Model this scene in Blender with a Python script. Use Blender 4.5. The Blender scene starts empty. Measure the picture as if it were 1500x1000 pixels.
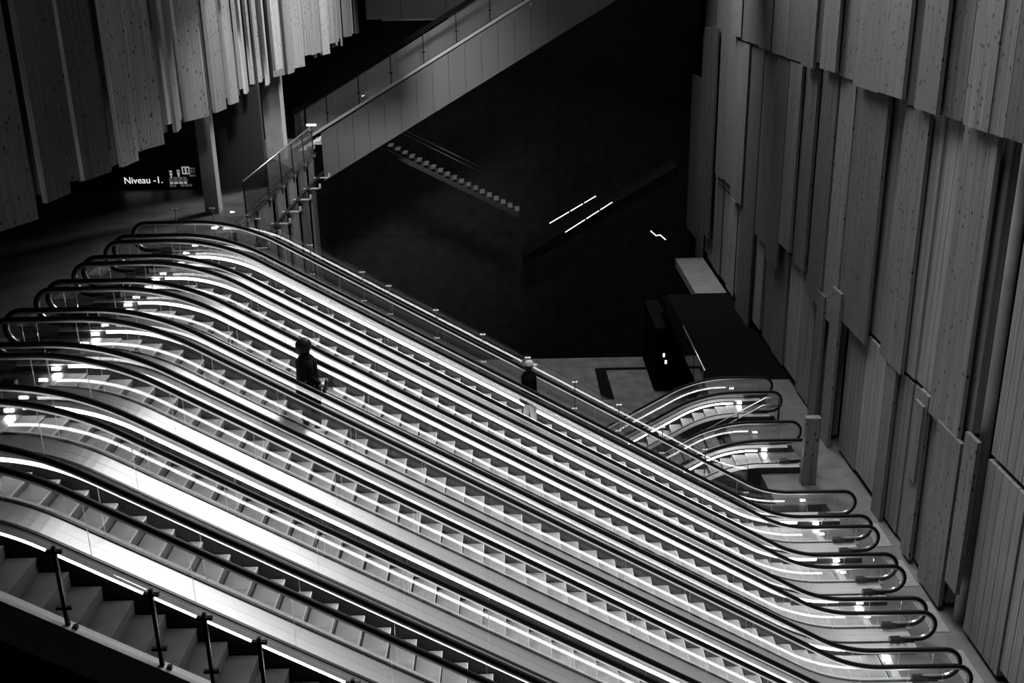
import bpy, bmesh, math, random
from mathutils import Vector, Matrix
random.seed(7)
S = bpy.context.scene
COL = S.collection
TAN = math.tan(math.radians(30)); COS = math.cos(math.radians(30)); SIN = 0.5
ZU = 7.982            # upper landing level (lower landing = 0, lowest concourse = -4)
Z0 = 4.107            # height of the step nosing line at x = 0
PITCH = 1.911
YK = {k: -PITCH*k-.02 for k in range(1, 8)}
YR = -14.60           # parapet glass beside the near fixed stair

# ------------------------------------------------------------------ camera
F_PX = 1513.92
PI_, RO, YA = math.radians(19.8343), math.radians(-1.1575), math.radians(-0.1267)
CAM = Vector((0.45, -26.8166, 14.8312))
fwd = Vector((math.sin(YA)*math.cos(PI_), math.cos(YA)*math.cos(PI_), -math.sin(PI_)))
r0 = Vector((math.cos(YA), -math.sin(YA), 0)); u0 = r0.cross(fwd)
rgt = r0*math.cos(RO)+u0*math.sin(RO); upv = -r0*math.sin(RO)+u0*math.cos(RO)
cd = bpy.data.cameras.new('camera'); cam = bpy.data.objects.new('camera', cd); COL.objects.link(cam)
cd.sensor_width = 36; cd.lens = F_PX/1500*36; cd.clip_end = 300
cam.matrix_world = Matrix(((rgt.x, upv.x, -fwd.x, CAM.x), (rgt.y, upv.y, -fwd.y, CAM.y), (rgt.z, upv.z, -fwd.z, CAM.z), (0, 0, 0, 1)))
S.camera = cam
def ray(px, py): return fwd+rgt*((px-750)/F_PX)-upv*((py-500)/F_PX)
def at_x(px, py, X): d = ray(px, py); return CAM+d*((X-CAM.x)/d.x)
def at_y(px, py, Y): d = ray(px, py); return CAM+d*((Y-CAM.y)/d.y)
def at_z(px, py, Z): d = ray(px, py); return CAM+d*((Z-CAM.z)/d.z)
def z_on(X, Y, py):   # height on the vertical line (X, Y) seen at image row py
    lo, hi = -15., 40.
    for _ in range(50):
        m = (lo+hi)/2; v = Vector((X, Y, m))-CAM
        if 500-F_PX*v.dot(upv)/v.dot(fwd) > py: lo = m
        else: hi = m
    return lo

# ------------------------------------------------------------------ materials
def newmat(name):
    m = bpy.data.materials.new(name); m.use_nodes = True; nt = m.node_tree; nt.nodes.clear()
    out = nt.nodes.new('ShaderNodeOutputMaterial'); return m, nt, out
def pbr(name, col, rough=.5, metal=0., spec=.5, bump=None, var=0.):
    m, nt, out = newmat(name); b = nt.nodes.new('ShaderNodeBsdfPrincipled')
    b.inputs['Base Color'].default_value = (col, col, col, 1); b.inputs['Roughness'].default_value = rough
    b.inputs['Metallic'].default_value = metal; b.inputs['Specular IOR Level'].default_value = spec
    nt.links.new(b.outputs[0], out.inputs[0])
    tc = nt.nodes.new('ShaderNodeTexCoord')
    if var:
        n = nt.nodes.new('ShaderNodeTexNoise'); n.inputs['Scale'].default_value = 1.7; n.inputs['Detail'].default_value = 6
        nt.links.new(tc.outputs['Object'], n.inputs['Vector'])
        r = nt.nodes.new('ShaderNodeMapRange'); r.inputs[1].default_value = .3; r.inputs[2].default_value = .7
        r.inputs[3].default_value = col*(1-var); r.inputs[4].default_value = col*(1+var)
        nt.links.new(n.outputs[0], r.inputs[0]); nt.links.new(r.outputs[0], b.inputs['Base Color'])
    if bump:
        sc, st = bump
        n = nt.nodes.new('ShaderNodeTexNoise'); n.inputs['Scale'].default_value = sc
        nt.links.new(tc.outputs['Object'], n.inputs['Vector'])
        bp = nt.nodes.new('ShaderNodeBump'); bp.inputs['Strength'].default_value = st; bp.inputs['Distance'].default_value = .01
        nt.links.new(n.outputs[0], bp.inputs['Height']); nt.links.new(bp.outputs[0], b.inputs['Normal'])
    return m
def emit(name, strength, col=1.):
    m, nt, out = newmat(name); e = nt.nodes.new('ShaderNodeEmission')
    e.inputs[0].default_value = (col, col, col, 1); e.inputs[1].default_value = strength
    nt.links.new(e.outputs[0], out.inputs[0]); return m
def glassmat(name, tint=.93, rough=0.):
    m, nt, out = newmat(name)
    t = nt.nodes.new('ShaderNodeBsdfTransparent'); t.inputs[0].default_value = (tint, tint, tint, 1)
    g = nt.nodes.new('ShaderNodeBsdfGlossy'); g.inputs['Roughness'].default_value = rough
    lw = nt.nodes.new('ShaderNodeLayerWeight'); lw.inputs[0].default_value = .5      # facing = 1-cos on both faces
    pw = nt.nodes.new('ShaderNodeMath'); pw.operation = 'POWER'; pw.inputs[1].default_value = 5
    mu = nt.nodes.new('ShaderNodeMath'); mu.operation = 'MULTIPLY_ADD'; mu.inputs[1].default_value = .955; mu.inputs[2].default_value = .045
    nt.links.new(lw.outputs['Facing'], pw.inputs[0]); nt.links.new(pw.outputs[0], mu.inputs[0])
    mx = nt.nodes.new('ShaderNodeMixShader')
    nt.links.new(mu.outputs[0], mx.inputs[0]); nt.links.new(t.outputs[0], mx.inputs[1]); nt.links.new(g.outputs[0], mx.inputs[2])
    nt.links.new(mx.outputs[0], out.inputs[0]); return m
def woodmat(name, col, knots=True, kscale=1., rough=.55):
    m, nt, out = newmat(name); L = nt.links
    b = nt.nodes.new('ShaderNodeBsdfPrincipled'); b.inputs['Roughness'].default_value = rough; b.inputs['Specular IOR Level'].default_value = .3
    tc = nt.nodes.new('ShaderNodeTexCoord'); oi = nt.nodes.new('ShaderNodeObjectInfo')
    ad = nt.nodes.new('ShaderNodeVectorMath'); ad.operation = 'ADD'
    ms = nt.nodes.new('ShaderNodeVectorMath'); ms.operation = 'SCALE'; ms.inputs[0].default_value = (13, 37, 71)
    L.new(oi.outputs['Random'], ms.inputs['Scale']); L.new(tc.outputs['Object'], ad.inputs[0]); L.new(ms.outputs[0], ad.inputs[1])
    mp = nt.nodes.new('ShaderNodeMapping'); mp.inputs['Scale'].default_value = (20, 20, .3); L.new(ad.outputs[0], mp.inputs[0])
    gr = nt.nodes.new('ShaderNodeTexNoise'); gr.inputs['Scale'].default_value = 1.; gr.inputs['Detail'].default_value = 4; L.new(mp.outputs[0], gr.inputs['Vector'])
    r1 = nt.nodes.new('ShaderNodeMapRange'); r1.inputs[1].default_value = .25; r1.inputs[2].default_value = .75; r1.inputs[3].default_value = .5; r1.inputs[4].default_value = 1.35
    L.new(gr.outputs[0], r1.inputs[0])
    rv = nt.nodes.new('ShaderNodeMapRange'); rv.inputs[3].default_value = .65; rv.inputs[4].default_value = 1.25; L.new(oi.outputs['Random'], rv.inputs[0])
    m1 = nt.nodes.new('ShaderNodeMath'); m1.operation = 'MULTIPLY'; L.new(r1.outputs[0], m1.inputs[0]); L.new(rv.outputs[0], m1.inputs[1])
    m2 = nt.nodes.new('ShaderNodeMath'); m2.operation = 'MULTIPLY'; m2.inputs[1].default_value = col; L.new(m1.outputs[0], m2.inputs[0])
    last = m2
    if knots:
        mp2 = nt.nodes.new('ShaderNodeMapping'); mp2.inputs['Scale'].default_value = (2.6*kscale, 2.6*kscale, 1.9*kscale); L.new(ad.outputs[0], mp2.inputs[0])
        vo = nt.nodes.new('ShaderNodeTexVoronoi'); vo.inputs['Scale'].default_value = 1.; L.new(mp2.outputs[0], vo.inputs['Vector'])
        r2 = nt.nodes.new('ShaderNodeMapRange'); r2.inputs[1].default_value = .13; r2.inputs[2].default_value = .21; r2.inputs[3].default_value = .12; r2.inputs[4].default_value = 1.
        L.new(vo.outputs['Distance'], r2.inputs[0])
        m3 = nt.nodes.new('ShaderNodeMath'); m3.operation = 'MULTIPLY'; L.new(m2.outputs[0], m3.inputs[0]); L.new(r2.outputs[0], m3.inputs[1]); last = m3
    L.new(last.outputs[0], b.inputs['Base Color']); L.new(b.outputs[0], out.inputs[0]); return m
def treadmat(name, col):
    m, nt, out = newmat(name); L = nt.links
    b = nt.nodes.new('ShaderNodeBsdfPrincipled'); b.inputs['Roughness'].default_value = .55; b.inputs['Metallic'].default_value = .0
    tc = nt.nodes.new('ShaderNodeTexCoord')
    n = nt.nodes.new('ShaderNodeTexNoise'); n.inputs['Scale'].default_value = 5; n.inputs['Detail'].default_value = 5
    oi = nt.nodes.new('ShaderNodeObjectInfo'); va = nt.nodes.new('ShaderNodeVectorMath'); va.operation = 'ADD'
    L.new(tc.outputs['Object'], va.inputs[0]); L.new(oi.outputs['Location'], va.inputs[1]); L.new(va.outputs[0], n.inputs['Vector'])
    r = nt.nodes.new('ShaderNodeMapRange'); r.inputs[1].default_value = .3; r.inputs[2].default_value = .7; r.inputs[3].default_value = col*.85; r.inputs[4].default_value = col*1.12
    L.new(n.outputs[0], r.inputs[0]); L.new(r.outputs[0], b.inputs['Base Color'])
    w = nt.nodes.new('ShaderNodeTexWave'); w.bands_direction = 'Y'; w.inputs['Scale'].default_value = 30
    L.new(tc.outputs['Object'], w.inputs['Vector'])
    bp = nt.nodes.new('ShaderNodeBump'); bp.inputs['Strength'].default_value = .25; bp.inputs['Distance'].default_value = .005
    L.new(w.outputs[1], bp.inputs['Height']); L.new(bp.outputs[0], b.inputs['Normal'])
    L.new(b.outputs[0], out.inputs[0]); return m
def coatmat(name):
    m, nt, out = newmat(name); L = nt.links
    b = nt.nodes.new('ShaderNodeBsdfPrincipled'); b.inputs['Roughness'].default_value = .9; b.inputs['Specular IOR Level'].default_value = .1
    tc = nt.nodes.new('ShaderNodeTexCoord'); vo = nt.nodes.new('ShaderNodeTexVoronoi'); vo.inputs['Scale'].default_value = 7.5
    L.new(tc.outputs['Object'], vo.inputs['Vector'])
    r = nt.nodes.new('ShaderNodeMapRange'); r.inputs[1].default_value = .09; r.inputs[2].default_value = .13; r.inputs[3].default_value = .3; r.inputs[4].default_value = .004
    L.new(vo.outputs['Distance'], r.inputs[0]); L.new(r.outputs[0], b.inputs['Base Color']); L.new(b.outputs[0], out.inputs[0]); return m

M = dict(
 rubber=pbr('black_rubber', .004, .5, spec=.12), guide=pbr('aluminium_guide', .55, .35, 1.),
 deck=pbr('brushed_steel', .60, .42, .7, bump=(3., .04)), inner=pbr('satin_steel', .56, .5, .25, spec=.3), deck_dull=pbr('dull_steel', .5, .4, 1.), clamp=pbr('dark_profile', .012, .4),
 skirt=pbr('dark_skirt', .012, .4, spec=.25), tread=treadmat('step_tread', .31), riser=pbr('step_riser', .10, .55), nose=pbr('step_edge', .6, .5),
 truss=pbr('dark_cladding', .012, .6), led=emit('led_strip', 14.), comb=emit('comb_lamp', 45.), glass=glassmat('clear_glass'),
 gedge=pbr('glass_edge', .55, .3), plate=pbr('floor_plate', .22, .38, .6, bump=(60, .2)), button=pbr('button_ring', .08, .4),
 panel=pbr('control_plate', .6, .4, .3), post=pbr('black_steel', .012, .4, .5), stone=pbr('dark_stone', .085, .45, var=.3),
 pale_stone=pbr('pale_stone', .14, .6, var=.2), stone_dark=pbr('black_stone', .05, .4, var=.3), stair=pbr('stair_stone', .075, .7, var=.45), stringer=pbr('pale_stringer', .85, .5, 0.),
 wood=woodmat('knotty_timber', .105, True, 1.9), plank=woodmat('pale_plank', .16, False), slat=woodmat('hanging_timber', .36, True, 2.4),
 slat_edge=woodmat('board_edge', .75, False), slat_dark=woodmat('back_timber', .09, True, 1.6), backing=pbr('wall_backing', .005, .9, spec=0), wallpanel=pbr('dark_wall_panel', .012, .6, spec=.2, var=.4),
 steelpanel=pbr('dark_steel_panel', .22, .38, .9, bump=(1.2, .35)), column=pbr('concrete', .30, .8, var=.15), pale=pbr('pale_wall', .4, .7),
 letter=emit('lit_lettering', .85), letter_dim=emit('dim_lettering', .07), letter_mid=emit('mid_lettering', .32), sign=pbr('sign_panel', .025, .5), coat=coatmat('dotted_cloth'), black=pbr('black_cloth', .004, .9, spec=0),
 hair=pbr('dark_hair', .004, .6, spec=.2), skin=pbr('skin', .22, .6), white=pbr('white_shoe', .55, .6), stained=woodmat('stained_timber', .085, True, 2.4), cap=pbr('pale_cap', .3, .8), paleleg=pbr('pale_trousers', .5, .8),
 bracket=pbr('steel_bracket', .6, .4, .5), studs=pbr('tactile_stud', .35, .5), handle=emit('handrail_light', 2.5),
)

# ------------------------------------------------------------------ mesh helpers
class MB:
    def __init__(s): s.v = []; s.f = []; s.mi = []
    def add(s, verts, faces, mi=0):
        o = len(s.v); s.v += [tuple(v) for v in verts]
        for f in faces: s.f.append(tuple(i+o for i in f)); s.mi.append(mi)
        return s
    def box(s, x0, x1, y0, y1, z0, z1, mi=0):
        return s.add([(x0, y0, z0), (x1, y0, z0), (x1, y1, z0), (x0, y1, z0), (x0, y0, z1), (x1, y0, z1), (x1, y1, z1), (x0, y1, z1)],
                     [(0, 3, 2, 1), (4, 5, 6, 7), (0, 1, 5, 4), (1, 2, 6, 5), (2, 3, 7, 6), (3, 0, 4, 7)], mi)
    def prism(s, poly, axis, a, b, mi=0):   # poly of 2-D points extruded along an axis
        n = len(poly)
        def P(p, t): return {'y': (p[0], t, p[1]), 'x': (t, p[0], p[1]), 'z': (p[0], p[1], t)}[axis]
        return s.add([P(p, a) for p in poly]+[P(p, b) for p in poly],
                     [tuple(range(n))[::-1], tuple(range(n, 2*n))]+[(i, (i+1) % n, n+(i+1) % n, n+i) for i in range(n)], mi)
    def rings(s, R, cap=True, mi=0):
        n = len(R[0]); o = len(s.v)
        for r in R: s.v += [tuple(p) for p in r]
        for k in range(len(R)-1):
            for i in range(n):
                s.f.append((o+k*n+i, o+k*n+(i+1) % n, o+(k+1)*n+(i+1) % n, o+(k+1)*n+i)); s.mi.append(mi)
        if cap:
            s.f.append(tuple(o+i for i in range(n))[::-1]); s.mi.append(mi)
            s.f.append(tuple(o+(len(R)-1)*n+i for i in range(n))); s.mi.append(mi)
        return s
    def tube(s, pts, r, n=8, mi=0):
        R = []; pts = [Vector(p) for p in pts]
        for k, p in enumerate(pts):
            d = (pts[min(k+1, len(pts)-1)]-pts[max(k-1, 0)]).normalized()
            a = d.orthogonal().normalized() if abs(d.z) < .99 else Vector((1, 0, 0))
            if k and R: a = (pa-d*pa.dot(d)).normalized()
            pa = a; b = d.cross(a); rr = r[k] if isinstance(r, (list, tuple)) else r
            R.append([p+(a*math.cos(t)+b*math.sin(t))*rr for t in [2*math.pi*i/n for i in range(n)]])
        return s.rings(R, True, mi)
    def build(s, name, mats, parent=None, smooth=False, loc=None):
        me = bpy.data.meshes.new(name); me.from_pydata(s.v, [], s.f)
        for m in (mats if isinstance(mats, (list, tuple)) else [mats]): me.materials.append(m)
        for p, mi in zip(me.polygons, s.mi): p.material_index = mi; p.use_smooth = smooth
        bm = bmesh.new(); bm.from_mesh(me); bmesh.ops.recalc_face_normals(bm, faces=bm.faces); bm.to_mesh(me); bm.free()
        o = bpy.data.objects.new(name, me); COL.objects.link(o)
        if parent: o.parent = parent
        if loc: o.location = loc
        return o
def empty(name, loc, label, cat, group=None, rz=0):
    o = bpy.data.objects.new(name, None); COL.objects.link(o); o.location = loc; o.rotation_euler.z = rz; o.empty_display_size = .3
    return tag(o, label, cat, group)
def tag(o, label, cat, group=None, kind=None):
    o['label'] = label; o['category'] = cat
    if group: o['group'] = group
    if kind: o['kind'] = kind
    return o
def struct(o): o['kind'] = 'structure'; return o
def copy_tree(o, parent=None):
    c = o.copy(); COL.objects.link(c)
    if parent: c.parent = parent
    for ch in list(o.children): copy_tree(ch, c)
    return c
ORD = 'first second third fourth fifth sixth seventh eighth ninth tenth eleventh twelfth thirteenth fourteenth fifteenth sixteenth seventeenth eighteenth nineteenth twentieth'.split()
TENS = {2: 'twenty', 3: 'thirty', 4: 'forty', 5: 'fifty', 6: 'sixty', 7: 'seventy', 8: 'eighty', 9: 'ninety'}
def ordinal(n):
    if n <= 20: return ORD[n-1]
    t, u = divmod(n, 10)
    return TENS[t][:-1]+'ieth' if u == 0 else TENS[t]+'-'+ORD[u-1]

# ------------------------------------------------------------------ inclined paths (x, z, nx, nz)
RU, RL = 3.2, 3.4
XI_U, XI_L = (Z0-ZU)/TAN, Z0/TAN      # where the nosing line meets the two levels
def base_path(xa=-9.0, xb=9.7, n=12):
    T15 = math.tan(math.radians(15)); pts = [(xa, ZU, 0, 1)]
    xc = XI_U-RU*T15
    for i in range(n+1):
        a = math.radians(30)*i/n; pts.append((xc+RU*math.sin(a), ZU-RU+RU*math.cos(a), math.sin(a), math.cos(a)))
    xc = XI_L+RL*T15
    for i in range(n+1):
        a = math.radians(30)*(1-i/n); pts.append((xc-RL*math.sin(a), RL-RL*math.cos(a), math.sin(a), math.cos(a)))
    pts.append((xb, 0, 0, 1)); return pts
def path_at(x, path):
    for a, b in zip(path, path[1:]):
        if a[0] <= x <= b[0]:
            t = (x-a[0])/(b[0]-a[0]+1e-9); return tuple(a[i]+(b[i]-a[i])*t for i in range(4))
    return path[0] if x < path[0][0] else path[-1]
def off_z(X, n):    # height of the curve offset by n from the nosing path, at x = X
    lo, hi = X-1.2, X+.01
    for _ in range(40):
        m = (lo+hi)/2; p = path_at(m, PATH)
        if p[0]+p[2]*n < X: lo = m
        else: hi = m
    p = path_at(lo, PATH); return p[1]+p[3]*n
def cut(path, x0, x1): return [path_at(x0, path)]+[p for p in path if x0+1e-4 < p[0] < x1-1e-4]+[path_at(x1, path)]
def sweep(mb, path, prof, mi=0, ox=0.):     # prof: closed list of (y, n)
    return mb.rings([[(p[0]+p[2]*n-ox, y, p[1]+p[3]*n) for (y, n) in prof] for p in path], True, mi)
def rect(y0, y1, n0, n1): return [(y0, n0), (y1, n0), (y1, n1), (y0, n1)]
PATH = base_path()
OX = 8.8                                     # escalator origin: at the lower comb
XA, XB = -9.15, 9.88                         # outermost handrail points
HR_R = .36
def rail_line(xa=XA, xb=XB, n=1.0, ret=.42):
    """centre line of a handrail with its two turned ends: (x, z, nx, nz)"""
    up, lo = ZU+n, n; L = []
    ca = xa+HR_R; cb = xb-HR_R
    L.append((ca+ret, up-2*HR_R, 0, -1))
    for i in range(13):
        a = -math.pi/2-math.pi*i/12; L.append((ca+HR_R*math.cos(a), up-HR_R+HR_R*math.sin(a), math.cos(a), math.sin(a)))
    L += [(p[0]+p[2]*n, p[1]+p[3]*n, p[2], p[3]) for p in cut(PATH, ca+.05, cb-.05)]
    for i in range(13):
        a = math.pi/2-math.pi*i/12; L.append((cb+HR_R*math.cos(a), lo-HR_R+HR_R*math.sin(a), math.cos(a), math.sin(a)))
    L.append((cb-ret, lo-2*HR_R, 0, -1)); return L
def rail_mesh(mb, y, prof, line, ox): 
    return mb.rings([[(p[0]+p[2]*n-ox, y+yy, p[1]+p[3]*n) for (yy, n) in prof] for p in line])
HAND = [(.045*math.copysign(abs(math.cos(t))**.7, math.cos(t)), .041*math.copysign(abs(math.sin(t))**.7, math.sin(t))) for t in [2*math.pi*i/14 for i in range(14)]]
GUIDE = [(-.024, -.072), (.024, -.072), (.024, -.042), (-.024, -.042)]

def balustrade(parent, y, side, ox=OX, led=True, outer=True, half=PITCH/2, yc=0., inlet=True):
    """one glass balustrade; side +1 = far side of its lane (inner face looks to -y)"""
    s = side
    P0 = cut(PATH, -8.72, 9.45)
    line = rail_line()
    rail_mesh(MB(), 0, HAND, line, ox)
    m = MB(); rail_mesh(m, y, HAND, line, ox); m.build('handrail', M['rubber'], parent, True)
    m = MB(); rail_mesh(m, y, GUIDE, line, ox); m.build('handrail_guide', M['guide'], parent)
    # glass: end panels with the round outline, then straight panels
    GB, GT, ht = .2, .945, .006
    xs = [-8.55, -7.55]+[-6.65+1.32*i for i in range(11)]+[7.55, 8.55, 9.28]
    def edge_panel(bot, top):
        mb = MB(); n = len(bot); vs = []
        for yy in (y-ht, y+ht): vs += [(p[0]-ox, yy, p[1]) for p in bot]+[(p[0]-ox, yy, p[1]) for p in top]
        fs = []; mi = []
        for i in range(n-1):
            fs += [(i, i+1, n+i+1, n+i), (2*n+i, 2*n+i+1, 3*n+i+1, 3*n+i)]
            fs += [(i, i+1, 2*n+i+1, 2*n+i), (n+i, n+i+1, 3*n+i+1, 3*n+i)]
        mb.add(vs, fs, 0)
        mb.add(vs, [(0, n, 3*n, 2*n), (n-1, 2*n-1, 4*n-1, 3*n-1)], 1)
        mb.build('glass_panel', [M['glass'], M['gedge']], parent)
    for a, b in zip(xs, xs[1:]):
        a += .004; b -= .004; k = 12 if (a < -5 or b > 6) else 1
        X = [a+(b-a)*i/k for i in range(k+1)]
        edge_panel([(x, off_z(x, GB)) for x in X], [(x, off_z(x, GT)) for x in X])
    for (cx, zl, sg) in ((XA+HR_R, ZU, -1), (XB-HR_R, 0., 1)):
        x_in = -8.554 if sg < 0 else 9.284
        rr = HR_R-.05; pts = [(x_in-ox, zl+GB+.08), (x_in-ox, zl+GT)]
        pts += [(cx+sg*rr*math.sin(a)-ox, zl+1-HR_R+rr*math.cos(a)) for a in [math.pi*i/12 for i in range(13)]]
        mb = MB(); mb.prism(pts, 'y', y-ht, y+ht); mb.build('glass_panel', [M['glass'], M['gedge']], parent)
        if inlet:   # cowl the handrail disappears into
            xi = cx-sg*.42; mb = MB()
            w = [(-.07, -.06), (.07, -.06), (.07, .05), (.04, .075), (-.04, .075), (-.07, .05)]
            mb.rings([[(xi+sg*t-ox, y+a*k, zl+1-2*HR_R+b*k) for a, b in w] for t, k in ((-.22, .9), (-.02, 1.), (.1, .82))])
            mb.build('handrail_inlet', M['clamp'], parent)
    m = MB(); sweep(m, P0, rect(y-.026, y+.026, .15, .222), 0, ox); m.build('glass_clamp', M['clamp'], parent)
    # inner deck, lamp strip and dark skirt (towards the lane)
    yi = y-s*.03; ye = y-s*.165
    prof = [(yi, .205), (ye, .172), (ye, .15), (yi, .16)]
    m = MB(); sweep(m, P0, prof, 0, ox); m.build('inner_deck', M['inner'], parent)
    if led:
        PL = cut(PATH, -7.75, 8.25)
        la, lb = ((.100, .158) if yc is not None else (.13, .163)) if s > 0 else (.045, .10)
        m = MB(); sweep(m, PL, rect(ye-s*.006, ye+s*.02, la, lb), 0, ox); m.build('light_strip', M['led'], parent)
    m = MB(); sweep(m, P0, rect(ye, ye+s*.018, -.35, .150), 0, ox); m.build('skirt_panel', M['skirt'], parent)
    if outer:
        yo = yc+s*half
        m = MB(); sweep(m, P0, rect(y+s*.028, yo-s*.003, .19, .206), 0, ox); m.build('outer_deck', M['deck'], parent)

STEP_D = .4
def step_mesh(w=.495):
    mb = MB()
    mb.box(-.40, -.012, -w, w, -.03, 0, 0)
    mb.box(-.012, .0, -w, w, -.03, .001, 2)
    prof = [(-.012, -.03), (0, -.03), (-.006, -.12), (-.03, -.235), (-.045, -.235), (-.02, -.12)]
    mb.prism(prof, 'y', -w, w, 1)
    for sgn in (-1, 1): mb.box(-.39, -.012, sgn*w-sgn*.012, sgn*w, .0005, .002, 2)
    return mb
STEP_PROTO = None
def nose_positions(phase):
    xs = []; x = phase-20*STEP_D
    while x < 8.75:
        if x > -7.55: xs.append(x)
        x += STEP_D
    return xs

def make_escalator(label, yc, phase, group):
    root = empty('escalator', (OX, yc, 0), label, 'escalator', group)
    balustrade(root, .679, 1); balustrade(root, -.679, -1)
    global STEP_PROTO
    for x in nose_positions(phase):
        z = path_at(x, PATH)[1]
        if STEP_PROTO is None:
            o = step_mesh().build('step', [M['tread'], M['riser'], M['nose']], root); STEP_PROTO = o.data
        else:
            o = bpy.data.objects.new('step', STEP_PROTO); COL.objects.link(o); o.parent = root
        o.location = (x-OX, 0, z-.002)
    m = MB(); Pt = cut(PATH, -8.7, 9.4)
    sweep(m, Pt, [(-.955, .188), (-.955, -1.0), (.955, -1.0), (.955, .188), (.935, .188), (.935, -.97), (-.935, -.97), (-.935, .188)], 0, OX)
    m.build('truss_cladding', M['truss'], root)
    for (x0, x1, zl) in ((-9.0, -8.02, ZU), (8.82, 9.7, 0.)):
        m = MB(); m.box(x0-OX, x1-OX, -.495, .495, zl-.08, zl+.006); m.build('landing_plate', M['plate'], root)
    for (x, zl, sg) in ((-8.02, ZU, 1), (8.82, 0., -1)):
        m = MB()
        xa, xb = sorted((x, x+sg*.17)); m.box(xa-OX, xb-OX, -.495, .495, zl-.02, zl+.012)
        for i in range(33):
            y = -.48+.03*i; xa, xb = sorted((x+sg*.17, x+sg*.24)); m.box(xa-OX, xb-OX, y, y+.014, zl-.02, zl+.008)
        m.build('comb_plate', M['bracket'], root)
        for yy in (-.497, .497):
            m = MB(); s = 1 if yy > 0 else -1
            xc = x+sg*.05; y0, y1 = sorted((yy, yy-s*.03)); m.box(xc-.075-OX, xc+.075-OX, y0, y1, zl+.075, zl+.125)
            m.build('comb_lamp', M['comb'], root)
    for (xa, xb, zl, sgn) in ((-8.55, -7.85, ZU, 1), (8.75, 9.35, 0., 1)):   # control plate on the far inner deck
        m = MB()
        prof = [(.525, .18), (.64, .208), (.64, .214), (.525, .186)]
        m.rings([[(x-OX, y, zl+n) for y, n in prof] for x in (xa, xb)]); cp = m.build('control_plate', M['panel'], root)
        for i in range(3):
            m = MB(); xc = xa+.14+.16*i
            m.tube([(xc-OX+.034*math.cos(t), .583+.034*math.sin(t), zl+.205+.034*math.sin(t)*.24) for t in [2*math.pi*j/12 for j in range(13)]], .007, 5)
            m.build('button', M['button'], cp)
    return root

PHASE = {1: .21, 2: .16, 3: .248, 4: .148, 5: .184, 6: .207, 7: .007}
LABELS = {1: 'farthest escalator of the seven, carrying a person in a pale cap',
 2: 'second escalator from the back, empty, next to the pale cap rider',
 3: 'third escalator from the back, empty, directly behind the dotted coat rider',
 4: 'middle escalator of the seven, carrying a person in a dark dotted coat',
 5: 'empty escalator directly in front of the dotted coat rider, third from the near stair',
 6: 'empty escalator second from the near fixed stair in the bank of seven',
 7: 'nearest escalator of the seven, next to the near fixed stair and its parapet'}
proto = make_escalator(LABELS[1], YK[1], PHASE[1], 'escalators side by side in the main bank')
ESC = {1: proto}
def set_steps(root, phase, dz=0):
    st = [c for c in root.children if c.name.startswith('step')]
    xs = nose_positions(phase)
    for i, o in enumerate(st):
        if i < len(xs): x = xs[i]; o.location = (x-OX, 0, path_at(x, PATH)[1]-.002)
        else: bpy.data.objects.remove(o)
for k in range(2, 8):
    r = copy_tree(proto); r.location = (OX, YK[k], 0); r['label'] = LABELS[k]; ESC[k] = r; set_steps(r, PHASE[k])
# two escalators going down from the lower landing to the left (turned round)
for yf, lb, ph in ((6.62, 'farther of two escalators sinking leftwards from the lower landing, brightly lit handrail side', .1), (2.78, 'nearer of two escalators sinking leftwards from the lower landing, behind the far fixed stair', .25)):
    r = copy_tree(proto); r['label'] = lb; r['group'] = 'escalators going down from the lower landing'
    r.rotation_euler.z = math.pi; r.location = (.47-OX, yf, -ZU); set_steps(r, ph)

# ------------------------------------------------------------------ fixed stairs beside the bank
def post_mesh(mb, x, z0, y, h, dy):
    """slim black post with two cross clamps"""
    mb.box(x-.022, x+.022, y-.022, y+.022, z0-.05, z0+h)
def glass_guard(name, label, y, posts, h, side, group, zbase, r=.024, cm='post'):
    root = empty(name, (posts[0], y, zbase(posts[0])), label, 'glass guard', group); ox, oz = posts[0], zbase(posts[0])
    for x in posts:
        z = zbase(x); m = MB(); m.box(x-r-ox, x+r-ox, -r, r, z-.02-oz, z+h-oz); p = m.build('post', M['post'], root)
        m = MB(); m.box(x+.06-ox, x+.115-ox, -.03, .03, z-.12-oz, z+.04-oz); m.box(x-.03-ox, x+.1-ox, -.025, .025, z-.03-oz, z+.01-oz); m.build('foot_bracket', M['post'], p)
        for hh in (.3, h-.07):
            m = MB(); k = .10 if r > .02 else .075; q = .02 if r > .02 else .011; m.box(x-k-ox, x+k-ox, -.028, .028, z+hh-q-oz, z+hh+q-oz); m.build('clamp_arm', M[cm], p)
    for a, b in zip(posts, posts[1:]):
        m = MB(); za, zb = zbase(a)-oz, zbase(b)-oz; a_, b_ = a+.012-ox, b-.012-ox
        m.add([(a_, q, za+.08) for q in (-.008, .008)]+[(b_, q, zb+.08) for q in (-.008, .008)]+[(a_, q, za+h-.02) for q in (-.008, .008)]+[(b_, q, zb+h-.02) for q in (-.008, .008)],
              [(0, 2, 6, 4), (1, 5, 7, 3), (0, 1, 3, 2), (4, 6, 7, 5)], 0)
        n = len(m.v); m.add(m.v[:], [(0, 4, 5, 1), (2, 3, 7, 6)], 1)
        m.build('glass_panel', [M['glass'], M['gedge']], root)
    return root
def inc(x): return path_at(x, PATH)[1]
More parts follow.
